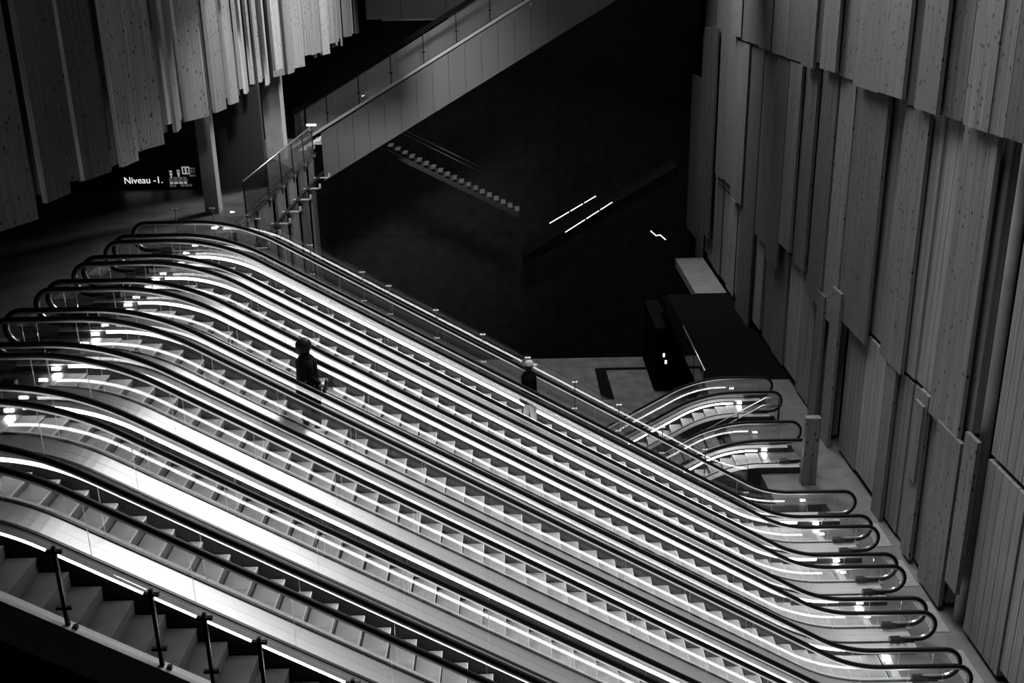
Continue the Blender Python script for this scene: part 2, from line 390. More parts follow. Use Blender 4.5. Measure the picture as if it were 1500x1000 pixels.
def fixed_stair(label, y0, y1, phase):
    root = empty('fixed_stair', (OX, (y0+y1)/2, 0), label, 'stair'); w = (y1-y0)/2; x = phase-20*.4
    proto_d = None
    while x < 7.2:
        if x > -7.0:
            if proto_d is None:
                m = MB(); m.box(-.42, -.03, -w, w, -.05, 0, 0); m.box(-.03, 0, -w, w, -.05, .0005, 0); m.box(-.03, -.008, -w, w, -.25, -.05, 1)
                o = m.build('step', [M['stair'], M['riser']], root); proto_d = o.data
            else:
                o = bpy.data.objects.new('step', proto_d); COL.objects.link(o); o.parent = root
            o.location = (x-OX, 0, inc(x))
        x += .4
    return root
yn0, yn1 = -15.70, YR-.19
st = fixed_stair('near fixed stair of dark stone steps along the bottom left edge', yn0, yn1, .02)
m = MB(); sweep(m, cut(PATH, -8.7, 9.3), rect(-.5*(yn1-yn0)-.17, -.5*(yn1-yn0)-.005, -.5, .06), 0, OX); m.build('stringer', M['stringer'], st)
m = MB(); sweep(m, cut(PATH, -8.7, 9.3), rect(-.5*(yn1-yn0)-.10, .5*(yn1-yn0), -.95, -.32), 0, OX); m.build('soffit', M['truss'], st)
par = empty('glass_parapet', (OX, YR, 0), 'glass parapet with black handrail beside the near fixed stair', 'parapet')
balustrade(par, 0, 1, OX, True, False, yc=None)
m = MB(); sweep(m, cut(PATH, -8.7, 9.4), rect(.028, (YK[7]-PITCH/2)-YR, .19, .206), 0, OX); m.build('outer_deck', M['deck'], par)
px = [-7.3, -6.27, -5.22, -4.12, -3.50, -2.85, -1.71, -.6, .03, .66, 1.8, 2.9]
glass_guard('glass_guard', 'glass guard on black posts with cross clamps in the bottom left corner', -15.785, px, 1.17, -1, None, lambda x: inc(x)+.02)
fs = fixed_stair('far fixed stair in shadow behind the farthest escalator', -.93, -.30, .1)
m = MB(); sweep(m, cut(PATH, -8.7, 9.3), rect(.315, .40, -.5, .06), 0, OX); m.build('stringer', M['truss'], fs)
m = MB(); sweep(m, cut(PATH, -8.7, 9.3), rect(-.315, .40, -.95, -.32), 0, OX); m.build('soffit', M['truss'], fs)
fp = [at_y(q, r, -.22).x for q, r in ((530, 392), (569, 412), (638, 447), (707, 482), (773, 515), (842, 548), (907, 581))]
st_ = fp[-1]-fp[-2]; fp = [-8.34, -7.37, -6.2, -4.9]+fp+[fp[-1]+st_*i for i in (1, 2, 3)]
glass_guard('glass_guard', 'glass guard on slim posts along the far fixed stair, behind the farthest escalator', -.22, fp, 1.17, 1, None, lambda x: inc(x)+.02, .011, 'bracket')

# ------------------------------------------------------------------ setting: floors and walls
def slab(name, x0, x1, y0, y1, z0, z1, mat): m = MB(); m.box(x0, x1, y0, y1, z0, z1); return struct(m.build(name, mat))
slab('floor_upper', -24, -8.72, -24, 19, ZU-.5, ZU-.006, M['stone'])
slab('floor_upper_side', -8.72, -7.4, -.13, 1.15, ZU-.5, ZU-.006, M['stone'])
slab('floor_upper_edge', -8.72, -7.72, 1.15, 15.6, ZU-.5, ZU-.006, M['stone'])
slab('floor_lower', 9.45, 14, -24, 9.5, -.5, -.006, M['stone'])
slab('floor_lower_edge', 7.6, 9.45, 8.0, 9.5, -.5, -.006, M['stone'])
slab('floor_lower_middle', 7.6, 9.45, 3.8, 5.6, -.5, -.006, M['stone'])
slab('floor_lower_front', 8.0, 9.45, -.13, 1.8, -.5, -.006, M['stone'])
slab('floor', -30, 14, -30, 22.7, -4.5, -4.0, M['stone'])
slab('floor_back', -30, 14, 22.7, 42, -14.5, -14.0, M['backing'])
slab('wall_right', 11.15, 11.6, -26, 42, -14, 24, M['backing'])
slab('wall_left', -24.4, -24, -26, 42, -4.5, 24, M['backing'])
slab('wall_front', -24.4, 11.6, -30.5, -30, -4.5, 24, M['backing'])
m = MB()
for ix in range(14):
    for iz in range(10):
        x0 = -14+1.92*ix+.0; z0 = -11.9+3.9*iz
        m.box(x0+.012, x0+1.908, 34, 34.1, z0+.012, z0+3.888)
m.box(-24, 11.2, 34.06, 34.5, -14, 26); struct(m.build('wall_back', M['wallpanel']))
# upper landing back wall with its sign
slab('wall_landing', -24, at_y(384, 200, 8.2).x, 8.2, 8.5, ZU-.5, 14.2, M['sign'])

# light
def area(name, loc, target, sx, sy, power):
    l = bpy.data.lights.new(name, 'AREA'); l.shape = 'RECTANGLE'; l.size = sx; l.size_y = sy; l.energy = power
    o = bpy.data.objects.new(name, l); COL.objects.link(o); o.location = loc
    o.rotation_euler = (Vector(target)-Vector(loc)).to_track_quat('-Z', 'Y').to_euler(); return o
area('skylight', (4, 21, 26), (-1, -8, 4), 9, 12, 10500)
cl = area('ceiling_light', (5, -5, 25), (5, -5, 0), 6, 16, 1400); cl.data.spread = 1.35
hl = area('hall_light', (1, -20, 24), (-4.5, 13, 9), 3, 3, 230); hl.data.spread = .4
slab('wall_bulkhead', -7.7, -1.7, 3, 3.5, 14.5, 30, M['backing'])  # unseen slab added to keep the skylight off the near hanging boards
W = bpy.data.worlds.new('world'); S.world = W; W.use_nodes = True
W.node_tree.nodes['Background'].inputs[0].default_value = (1, 1, 1, 1); W.node_tree.nodes['Background'].inputs[1].default_value = .004
# ------------------------------------------------------------------ timber wall on the right
XW = 10.8
def yw(px, py=500, X=XW): return at_x(px, py, X).y
def board(mb, X, y0, y1, z0, z1, th=.07, gap=.008, planks=1):
    w = (y1-y0)/planks
    for i in range(planks): mb.box(X, X+th, y0+w*i+gap, y0+w*(i+1)-gap, z0, z1)
rows_y = [(yw(1150), 'gap'), (yw(1196), 'gap'), (yw(1236), 'gap'), (yw(1307), 'gap'), (yw(1458, 480), 'gap')]
gaps = [(yw(b), yw(a)) for a, b in ((1147, 1153), (1193, 1199), (1228, 1242), (1302, 1312), (1441, 1474))]
gaps.sort()
spans = []; y = -13.5
for a, b in gaps+[(30., 30.)]:
    n = max(1, round((a-y)/1.75)); w = (a-y)/n
    spans += [(y+w*i, y+w*(i+1)) for i in range(n)]; y = b
TIERS = [('lowest', .14, 4.53), ('middle', 4.66, 11.36), ('top', 11.5, 21.)]
spans.sort(reverse=True)
for tn, z0, z1 in TIERS:
    for i, (a, b) in enumerate(spans):
        if tn == 'top' and a < yw(1417, 80) < b: continue
        zz = z0+random.choice([0, .0, .1, .22]) if tn == 'lowest' else z0
        dx = random.uniform(-.06, .06)
        m = MB(); n = max(2, round((b-a)/.36)); board(m, XW+dx, a+.012, b-.012, zz, z1, .28, .011, n)
        o = m.build('plank_board', M['plank'] if tn != 'top' else M['wood'], None, False)
        tag(o, f'pale plank cladding on right wall, {ordinal(i+1)} from far end, {tn} row', 'wall panel', f'plank panels in the {tn} row')
nb = 0
def knotty(pl, pr, yref, ybot, ytop, X, mat='wood', lbl=None):
    global nb
    ya, yb = sorted((at_x(pl, yref, X).y, at_x(pr, yref, X).y)); ym = (ya+yb)/2
    z0 = z_on(X, ym, ybot) if ybot is not None else .12
    z1 = z_on(X, ym, ytop) if ytop is not None else 20.
    m = MB(); board(m, X, ya, yb, z0, z1, .10, .006, 1)
    return (ym, m, mat, X)
front = []
up = [(220, 260, 53), (260, 343, 62), (343, 395, 72), (395, 470, 80), (470, 535, 88), (535, 590, 98), (620, 690, 103), (690, 775, 113), (775, 893, 130), (893, 1003, 140), (1010, 1062, 153), (1062, 1165, 163), (1168, 1288, 172), (1290, 1410, 188), (1410, 1485, 198), (1487, 1590, 206)]
rr = random.Random(3)
for i, (a, b, bt) in enumerate(up):
    front.append(knotty(1000+a/3, 1000+b/3, 20, bt, None, 10.42+rr.uniform(-.1, .12)+(.12 if i == 12 else 0))+('hanging from the top row',))
mid = [(20, 62, 340, 112), (64, 91, 385, 40), (92, 118, 345, 40), (135, 166, 258, -20), (166, 212, 267, -20), (205, 255, 293, 62), (255, 318, 467, 64), (322, 376, 350, 74),
       (376, 428, 385, 84), (430, 482, 362, 92), (500, 552, 390, 90), (572, 640, 440, 102), (650, 716, 470, 112), (724, 860, 483, 126), (935, 1042, 533, 160), (1196, 1318, 620, 190), (1000, 1040, 700, 590), (1318, 1350, 640, 200)]
for a, b, bt, tp in mid:
    yref = 300 if tp < 300 else 640
    front.append(knotty(1000+a/3, 1000+b/3, yref, bt, tp, 10.54+rr.uniform(-.06, .08))+('in the middle row',))
low = [(1090, 1205, 690, None, 632), (1015, 1060, 640, None, 575), (860, 905, 640, 800, 520), (560, 592, 560, 640, 430), (622, 660, 560, 655, 425), (1240, 1300, 640, 860, 640)]
for a, b, yref, bt, tp in low:
    front.append(knotty(1000+a/3, 1000+b/3, yref, bt, tp, 10.56+rr.uniform(-.05, .06))+('in the lowest row',))
cnt = {}
for ym, m, mat, X, where in sorted(front, key=lambda t: -t[0]):
    cnt[where] = cnt.get(where, 0)+1
    o = m.build('timber_board', M[mat]); tag(o, f'knotty dark board proud of right wall, {ordinal(cnt[where])} from far end {where}', 'timber board', f'knotty boards {where}')
m = MB(); yp = yw(1458, 480); m.tube([(10.95, yp, .0), (10.95, yp, 21)], .13, 14)
tag(m.build('pipe', M['column'], None, True), 'grey vertical pipe in the wide dark gap of the right timber wall', 'pipe')

# ------------------------------------------------------------------ timber slats hanging on the left
yy = -15.; i = 0; sl = []
rs = random.Random(11)
while yy < 33:
    w = rs.uniform(.74, 1.1); sl.append((yy, yy+w)); yy += w*1.01
for i, (a, b) in enumerate(sl):
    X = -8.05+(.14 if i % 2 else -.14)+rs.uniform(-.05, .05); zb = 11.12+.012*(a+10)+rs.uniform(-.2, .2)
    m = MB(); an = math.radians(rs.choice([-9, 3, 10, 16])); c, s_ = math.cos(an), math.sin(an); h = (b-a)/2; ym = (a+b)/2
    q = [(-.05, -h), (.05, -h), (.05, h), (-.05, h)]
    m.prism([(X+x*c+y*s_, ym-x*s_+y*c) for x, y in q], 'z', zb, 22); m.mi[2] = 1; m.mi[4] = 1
    dk = b < -4.2; tone = 'dark' if dk else 'pale'  # near boards get a darker timber colour standing in for shade
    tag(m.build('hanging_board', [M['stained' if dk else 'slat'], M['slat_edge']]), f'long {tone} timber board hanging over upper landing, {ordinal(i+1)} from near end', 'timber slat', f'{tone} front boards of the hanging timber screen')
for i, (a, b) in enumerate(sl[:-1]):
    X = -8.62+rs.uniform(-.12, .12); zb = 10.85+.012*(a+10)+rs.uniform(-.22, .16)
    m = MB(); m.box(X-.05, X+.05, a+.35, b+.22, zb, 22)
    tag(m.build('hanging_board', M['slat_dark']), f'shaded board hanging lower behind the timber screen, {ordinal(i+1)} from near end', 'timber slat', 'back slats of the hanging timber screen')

slab('ceiling', -11, -7.72, -15.2, 33, 22, 22.4, M['backing'])
# ------------------------------------------------------------------ upper landing: columns, guard, clad edge, sign
for (pl, pr, Y, py, lb) in ((285, 306, 4.2, 180, 'square grey concrete column beside the level sign'), (386, 412, 13.6, 170, 'square grey concrete column behind the landing glass guard')):
    a = at_y(pl, py, Y).x; b = at_y(pr, py, Y).x; m = MB(); w = b-a
    m.box(a, b, Y, Y+w, ZU-.006, 14); tag(m.build('column', M['column']), lb, 'column')
GX = -7.47
gp = [3.55]+[at_z(x, y, ZU).y for x, y in ((397, 287), (415, 269), (431, 253), (445, 238), (458, 225))]
gr = empty('glass_guard', (GX, gp[0], ZU), 'glass guard with pale top rail along the edge of the upper landing', 'glass guard')
for a, b in zip(gp, gp[1:]):
    m = MB(); m.box(-.008, .008, a-gp[0]+.01, b-gp[0]-.01, -.12, 1.08, 0); m.build('glass_panel', M['glass'], gr)
for a in gp:
    m = MB(); m.box(-.02, .02, a-gp[0]-.02, a-gp[0]+.02, -.35, 1.05); m.build('post', M['post'], gr)
    m = MB(); m.box(-.03, .06, a-gp[0]-.05, a-gp[0]+.05, -.12, -.04); m.build('clamp', M['bracket'], gr)
m = MB(); m.tube([(0, 0, 1.09), (0, gp[-1]-gp[0], 1.09)], .022, 8); m.build('top_rail', M['guide'], gr, True)
m = MB(); m.box(.07, .10, 0, gp[-1]-gp[0], .0, .03); m.build('bottom_rail', M['post'], gr)
# timber cladding under the landing edge
yb = [1.2, 2.2, 3.3]+gp[1:]+[15.6]; k = 0; bl = []
for a, b in zip(yb, yb[1:]):
    n = 2 if b-a > 1.2 else 1; w = (b-a)/n
    for j in range(n): bl.append((a+w*j, a+w*(j+1)))
for i, (a, b) in enumerate(bl):
    X = -7.62+(.05 if i % 2 else -.08); m = MB(); m.box(X, X+.08, a+.11, b-.02, 0.0, ZU-.15)
    tag(m.build('cladding_board', M['wood']), f'timber board under the upper landing edge, {ordinal(i+1)} counted from the farthest escalator', 'timber board', 'boards under the landing edge')
struct(MB().box(-12, -7.72, 1.2, 15.7, -4, ZU-.5).build('wall_under_landing', M['backing']))
p1, p2 = at_x(472, 258, -7.25), at_x(400, 327, -7.25); zb = (p1.z+p2.z)/2
br = empty('edge_rail', (-7.25, 1.4, zb), 'black horizontal rail on pale brackets along timber boards below the landing guard', 'rail')
m = MB(); m.box(-.04, .04, 0, 14.1, -.05, .05); m.build('rail', M['post'], br)
for q in (.6, 2., 3.6, 5.2, 7., 9., 11., 13.2):
    m = MB(); m.box(-.24, .42, q-.05, q+.05, -.09, -.05); m.box(.36, .42, q-.05, q+.05, -.09, .10); m.build('bracket', M['bracket'], br)
# sign on the landing wall
def text(body, name, mat, loc, width, parent=None, extrude=.006):
    c = bpy.data.curves.new(name, 'FONT'); c.body = body; c.size = 1; c.extrude = .004
    o = bpy.data.objects.new(name, c); COL.objects.link(o); c.materials.append(mat)
    bpy.context.view_layer.update(); k = width/max(o.dimensions.x, 1e-3)
    c.size = k; c.extrude = extrude; bpy.context.view_layer.update()
    me = bpy.data.meshes.new_from_object(o.evaluated_get(bpy.context.evaluated_depsgraph_get())); bpy.data.objects.remove(o); bpy.data.curves.remove(c)
    me.materials.clear(); me.materials.append(mat)
    o = bpy.data.objects.new(name, me); COL.objects.link(o); o.location = loc; o.rotation_euler = (math.pi/2, 0, 0)
    if parent: o.parent = parent
    return o
SY = 8.2
c0 = at_y(178, 232, SY); c1 = at_y(242, 300, SY)
sg = MB().box(c0.x, c1.x-.03, SY-.05, SY, ZU+.1, c0.z+.35).build('sign_board', M['sign']); tag(sg, 'dark wall sign with pale lettering reading Niveau -1', 'sign')
a = at_y(182, 269, SY-.06); b = at_y(237, 265, SY-.06)
t = text('Niveau -1.', 'lettering', M['letter'], (a.x, SY-.06, a.z), b.x-a.x); t.parent = sg; t['label'] = 'pale lettering Niveau -1.'
c2 = at_y(292, 232, SY)
sg2 = MB().box(c1.x+.03, c2.x, SY-.05, SY, ZU+.1, c0.z+.35).build('sign_board', M['sign']); tag(sg2, 'dark information panel with small pictograms beside the column', 'sign')
def P(px, py): return at_y(px, py, SY-.055)
m = MB()
for (px, py) in ((250, 252), (261, 251)):   # two small pictograms
    q = P(px, py); m.box(q.x-.05, q.x+.05, SY-.06, SY-.05, q.z, q.z+.05); m.prism([(q.x-.05, q.z-.03), (q.x+.05, q.z-.03), (q.x+.015, q.z-.2), (q.x-.015, q.z-.2)], 'y', SY-.06, SY-.05)
m.build('pictogram', M['letter_mid'], sg2)
q = P(272, 249.5); m = MB(); w = .13
m.box(q.x-w, q.x+w, SY-.06, SY-.05, q.z+w-.04, q.z+w); m.box(q.x-w, q.x+w, SY-.06, SY-.05, q.z-w, q.z-w+.04)
m.box(q.x-w, q.x-w+.04, SY-.06, SY-.05, q.z-w, q.z+w); m.box(q.x+w-.04, q.x+w, SY-.06, SY-.05, q.z-w, q.z+w); m.box(q.x-.03, q.x+.03, SY-.06, SY-.05, q.z-w, q.z+w)
m.build('lift_pictogram', M['letter_mid'], sg2)
def lines(pts, mat, th):
    m = MB(); r = random.Random(5)
    for (xa, xb, py) in pts:
        a, b = P(xa, py), P(xb, py); x = a.x
        while x < b.x: w = r.uniform(.05, .16); m.box(x, min(x+w, b.x), SY-.06, SY-.05, a.z-th, a.z+th); x += w+.03
    return m.build('small_print', mat, sg2)
for t3 in ((277, 285, 247), (277, 285, 251.5), (278, 286, 257), (248, 273, 261), (248, 275, 264.5)): lines([t3], M['letter_dim'], .035)
lines([(249, 274, 268), ], M['letter_mid'], .03); lines([(249, 258, 272)], M['letter_dim'], .04); lines([(265, 281, 271.5)], M['letter_dim'], .04)

# ------------------------------------------------------------------ stair flight rising to the right at the back
RY0, RY1 = 15.8, 18.4
def rz(x): return 8.71+.574*(x+7.38)
rp = empty('stair_flight', (-8.6, RY0, ZU), 'long steel stair flight with glass guard rising across the back of the hall', 'stair')
def rb(m, name, mat): 
    for i, v in enumerate(m.v): m.v[i] = (v[0]+8.6, v[1]-RY0, v[2]-ZU)
    return m.build(name, mat, rp)
x = -7.28
while x < 9.5:
    m = MB(); x1 = x+.665; m.prism([(x+.007, rz(x)-2.02), (x1-.007, rz(x1)-2.02), (x1-.007, rz(x1)-.12), (x+.007, rz(x)-.12)], 'y', RY0, RY0+.05); rb(m, 'cladding_panel', M['steelpanel']); x = x1
m = MB(); m.prism([(-7.28, rz(-7.28)-2.0), (9.5, rz(9.5)-2.0), (9.5, rz(9.5)-.3), (-7.28, rz(-7.28)-.3)], 'y', RY0+.06, RY1); rb(m, 'body', M['truss'])
m = MB(); m.prism([(-7.28, rz(-7.28)-2.06), (9.5, rz(9.5)-2.06), (9.5, rz(9.5)-2.02), (-7.28, rz(-7.28)-2.02)], 'y', RY0-.04, RY0+.1); rb(m, 'edge_strip', M['steelpanel'])
m = MB(); m.prism([(-8.6, ZU), (9.5, rz(9.5)-.12), (9.5, rz(9.5)), (-8.6, ZU+.12)], 'y', RY0-.03, RY0+.1); rb(m, 'stringer', M['bracket'])
m = MB(); m.prism([(-8.6, ZU), (9.5, rz(9.5)-.12), (9.5, rz(9.5)+.1), (-8.6, ZU+.22)], 'y', RY1-.05, RY1+.05); rb(m, 'stringer', M['truss'])
x = -8.5
while x < 9: 
    z = rz(x)-.28; m = MB(); m.box(x, x+.30, RY0+.08, RY1-.06, z-.12, z); rb(m, 'step', M['pale']); x += .30
xs = [-8.3+1.34*i for i in range(14)]
for yy, vis in ((RY0+.03, 1), (RY1, 0)):
    for a, b in zip(xs, xs[1:]):
        m = MB(); m.prism([(a+.01, rz(a)+.0), (b-.01, rz(b)+.0), (b-.01, rz(b)+1.22), (a+.01, rz(a)+1.22)], 'y', yy-.008, yy+.008); rb(m, 'glass_panel', M['glass'])
        m = MB(); m.box(a-.02, a+.02, yy-.03, yy+.03, rz(a)-.1, rz(a)+1.28); rb(m, 'post', M['post'])
        m = MB(); m.box(a-.07, a+.07, yy-.035, yy+.035, rz(a)+.48, rz(a)+.53); rb(m, 'clamp', M['post'])
    m = MB(); m.prism([(-8.4, rz(-8.4)+1.22), (9.4, rz(9.4)+1.22), (9.4, rz(9.4)+1.42), (-8.4, rz(-8.4)+1.42)], 'y', yy+.08, yy+.2); rb(m, 'handrail', M['rubber'])
x = -8.3
while x < 9.2:
    m = MB(); x1 = x+1.34; m.prism([(x+.006, rz(x)), (x1-.006, rz(x1)), (x1-.006, rz(x1)+1.12), (x+.006, rz(x)+1.12)], 'y', RY1-.12, RY1-.09); rb(m, 'parapet_panel', M['pale']); x = x1  # pale sheets added to stand in for the guard glass's dusty grey reflection
for px, py in ((456, 183),):
    a = at_y(px, py, RY0+1.2); m = MB(); m.box(a.x-.2, a.x+.2, RY0+1.15, RY0+1.25, a.z-.04, a.z+.04); rb(m, 'step_lamp', M['handle'])
# ------------------------------------------------------------------ far background
a = at_y(537, 29, 33); b = at_y(760, 29, 33)
for i, (x0, x1) in enumerate(((a.x, a.x+1.9), (a.x+1.93, a.x+4.4), (a.x+4.43, a.x+7))):
    tag(MB().box(x0, x1, 33, 33.3, a.z, 20).build('fascia_board', M['pale']), f'grey fascia panel above the back stair flight, {ordinal(i+1)} from the hanging slats', 'wall panel', 'fascia panels over the back flight')
m = MB(); q = at_y(560, 30, 32.4); m.tube([(q.x, 32.4, q.z), (q.x+3.2, 32.4, q.z)], .05, 8); m.tube([(q.x+2.6, 32.4, q.z), (q.x+2.6, 33.0, q.z)], .04, 6)
tag(m.build('fascia_rail', M['bracket'], None, True), 'thin pale rail along the bottom edge of the grey fascia panels', 'rail')
# dim stair going down behind the flight
p1 = at_y(575, 212, 21); p2 = at_y(760, 305, 21); n = 19
fr = empty('fixed_stair', tuple(p1), 'dim open stair going down to the right beneath the back stair flight', 'stair')
for i in range(n):
    t_ = i/(n-1); x = (p2.x-p1.x)*t_; z = (p2.z-p1.z)*t_; m = MB(); m.box(x-.19, x+.02, -.5, .5, z-.05, z); m.build('step', M['stone_dark'], fr)
for yy in (-.55, .52):
    m = MB(); L = (p2.x-p1.x); Z = (p2.z-p1.z); m.prism([(-.2, -.35), (L, Z-.35), (L, Z-.12), (-.2, -.12)], 'y', yy, yy+.05); m.build('stringer', M['truss'], fr)
    m = MB(); m.tube([(-.2, yy, .95), (L, yy, Z+.95)], .025, 8); m.build('handrail', M['post'], fr, True)
# lit handrails of a far flight rising to the right
L1 = [at_y(*q, 26) for q in ((805, 327), (873, 287))]; L2 = [at_y(*q, 26) for q in ((828, 340), (897, 296))]
ff = empty('far_flight', (1., 26, 0.), 'far dark stair flight rising right, marked by two thin lit handrails', 'stair')
d = (L1[1]-L1[0]); sl_ = d.z/d.x
def fz(x): return L1[0].z+(x-L1[0].x)*sl_
m = MB(); m.prism([(1, fz(1)-1.5-0), (9, fz(9)-1.5), (9, fz(9)-.95), (1, fz(1)-.95)], 'y', 26.05, 28); m.v = [(v[0]-1, v[1]-26, v[2]) for v in m.v]; m.build('body', M['backing'], ff)
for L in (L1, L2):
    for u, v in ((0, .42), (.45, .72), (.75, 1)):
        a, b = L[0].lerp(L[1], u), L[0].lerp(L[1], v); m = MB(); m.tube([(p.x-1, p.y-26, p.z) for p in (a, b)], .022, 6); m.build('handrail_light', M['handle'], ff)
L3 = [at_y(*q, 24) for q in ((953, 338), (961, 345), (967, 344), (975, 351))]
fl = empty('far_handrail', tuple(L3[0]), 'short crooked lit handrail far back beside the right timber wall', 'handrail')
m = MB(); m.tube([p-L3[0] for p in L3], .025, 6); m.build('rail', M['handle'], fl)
# lower concourse
q = at_z(958, 572, -4); slab('wall_lower_right', q.x, 11.1, q.y, 22.5, -4.2, -.9, M['backing'])
a, b = at_z(878, 541, -4), at_z(957, 538, -4); c = at_z(889, 585, -4)
slab('trim_1', a.x, b.x, a.y-.12, a.y+.12, -4.05, -3.96, M['backing'])
m = MB(); m.prism([(a.x-.22, a.y+.1), (a.x+.3, a.y+.1), (c.x+.35, c.y), (c.x-.25, c.y)], 'z', -4.05, -3.965); struct(m.build('trim_2', M['backing']))
for i, (px, py, lb) in enumerate(((972.5, 520, 'small upper lamp on the black wall past the lower concourse floor'), (975.3, 530, 'small lower lamp on the black wall past the lower concourse floor'))):
    v = at_y(px, py, q.y-.03); tag(MB().box(v.x-.04, v.x+.04, v.y-.03, v.y+.03, v.z-.08, v.z+.08).build('wall_lamp', M['handle']), lb, 'lamp')
slab('floor_far', 9.2, 10.7, 20.6, 27, -.4, 0, M['pale_stone'])
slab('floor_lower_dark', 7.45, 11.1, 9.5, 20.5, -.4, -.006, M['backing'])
# guard beside the sunken escalators on the lower landing
a, b = at_z(1048, 574, 1.1), at_z(1001, 478, 1.1)
gg = empty('glass_guard', (a.x, 8.1, 0), 'glass guard with straight pale rail receding along the lower landing edge', 'glass guard')
m = MB(); m.tube([(0, -.3, 1.1), (b.x-a.x, b.y-8.1, 1.1)], .03, 8); m.build('top_rail', M['guide'], gg, True)
for i in range(6):
    y0 = i*1.9; m = MB(); m.box(-.008+(b.x-a.x)*0, .008, y0+.02, y0+1.86, 0, 1.06); m.build('glass_panel', M['glass'], gg)
    m = MB(); m.box(-.02, .02, y0-.02, y0+.02, 0, 1.08); m.build('post', M['post'], gg)
# handrails of the stair between the sunken escalators
hr = empty('stair_handrail', (9.3, 4.7, 0), 'pair of thin pale handrails on a stair sinking between the two lower escalators', 'handrail')
for (q1, q2, zz) in (((1121, 583), (1146, 583), .95), ((1118, 593.5), (1146, 592.5), .62), ):
    a = at_z(*q1, zz); b = Vector((at_z(*q2, zz).x, a.y, zz)); c = Vector((a.x-7, a.y, zz-7*TAN))
    m = MB(); m.tube([v-Vector((9.3, 4.7, 0)) for v in (b, a, c)], .022, 8); m.build('rail', M['guide'], hr, True)
    for x in (b.x-.1, a.x-.9, a.x-2.1, a.x-3.3):
        zt = zz if x > a.x else zz-(a.x-x)*TAN; m = MB(); m.tube([(x-9.3, a.y-4.7, zt), (x-9.3, a.y-4.7, zt-.95)], .018, 6); m.build('baluster', M['post'], hr)
m = MB()
for i in range(18): m.box(7.2-.38*(i+1), 7.2-.38*i+.03, 3.75, 5.6, -.2192*(i+1)-.06, -.2192*(i+1))
m.v = [(v[0]-7.2, v[1]-4.7, v[2]) for v in m.v]; o = m.build('fixed_stair', M['stair'], None, False, (7.2, 4.7, 0)); tag(o, 'dark fixed stair sinking between the two lower escalators', 'stair')
# upright panel at the end of the lower landing
a = at_y(1178, 660, 1.0).x; b = at_y(1199, 660, 1.0).x
pt = MB().box(a, b, 1.0, 1.25, 0, 2.2).build('partition', M['wood']); tag(pt, 'tall grey upright panel between the lower landing and the right timber wall', 'partition')
# tactile paving near both ends of each escalator
for k in range(1, 8):
    who = ['the farthest escalator', 'the second escalator from the back', 'the third escalator from the back', 'the middle escalator', 'the escalator in front of the middle one', 'the second one from the near stair', 'the nearest escalator'][k-1]
    for (x0, z, w_) in ((-9.98, ZU, 'upper'), (10.12, 0., 'lower')):
        m = MB(); m.box(-.21, .21, -.62, .62, 0, .012)
        for i in range(7):
            for j in range(20):
                x = -.18+.06*i; y = -.57+.06*j; m.box(x-.016, x+.016, y-.016, y+.016, .012, .022, 1)
        o = m.build('tactile_plate', [M['plate'], M['studs']], None, False, (x0+.21, YK[k], z-.006)); tag(o, f'studded floor plate at the {w_} end of {who}', 'floor plate', f'studded plates on the {w_} landing')

# ------------------------------------------------------------------ people
def skinned(name, joints, edges, mat, parent, root=0):
    me = bpy.data.meshes.new(name); me.from_pydata([j[0] for j in joints], edges, []); me.materials.append(mat)
    o = bpy.data.objects.new(name, me); COL.objects.link(o); o.parent = parent
    md = o.modifiers.new('skin', 'SKIN'); md.use_smooth_shade = True
    for v, j in zip(me.skin_vertices[0].data, joints): v.radius = (j[1], j[1] if len(j) < 3 else j[2])
    me.skin_vertices[0].data[root].use_root = True
    s = o.modifiers.new('sub', 'SUBSURF'); s.levels = 2; s.render_levels = 2
    return o
def loft(name, rings, mat, parent, n=20, cap=True):
    """rings: (cx, cy, cz, rx, ry) with optional power"""
    m = MB(); R = []
    for r in rings:
        cx, cy, cz, rx, ry = r[:5]; R.append([(cx+rx*math.cos(t), cy+ry*math.sin(t), cz) for t in [2*math.pi*i/n for i in range(n)]])
    m.rings(R, cap); return m.build(name, mat, parent, True)
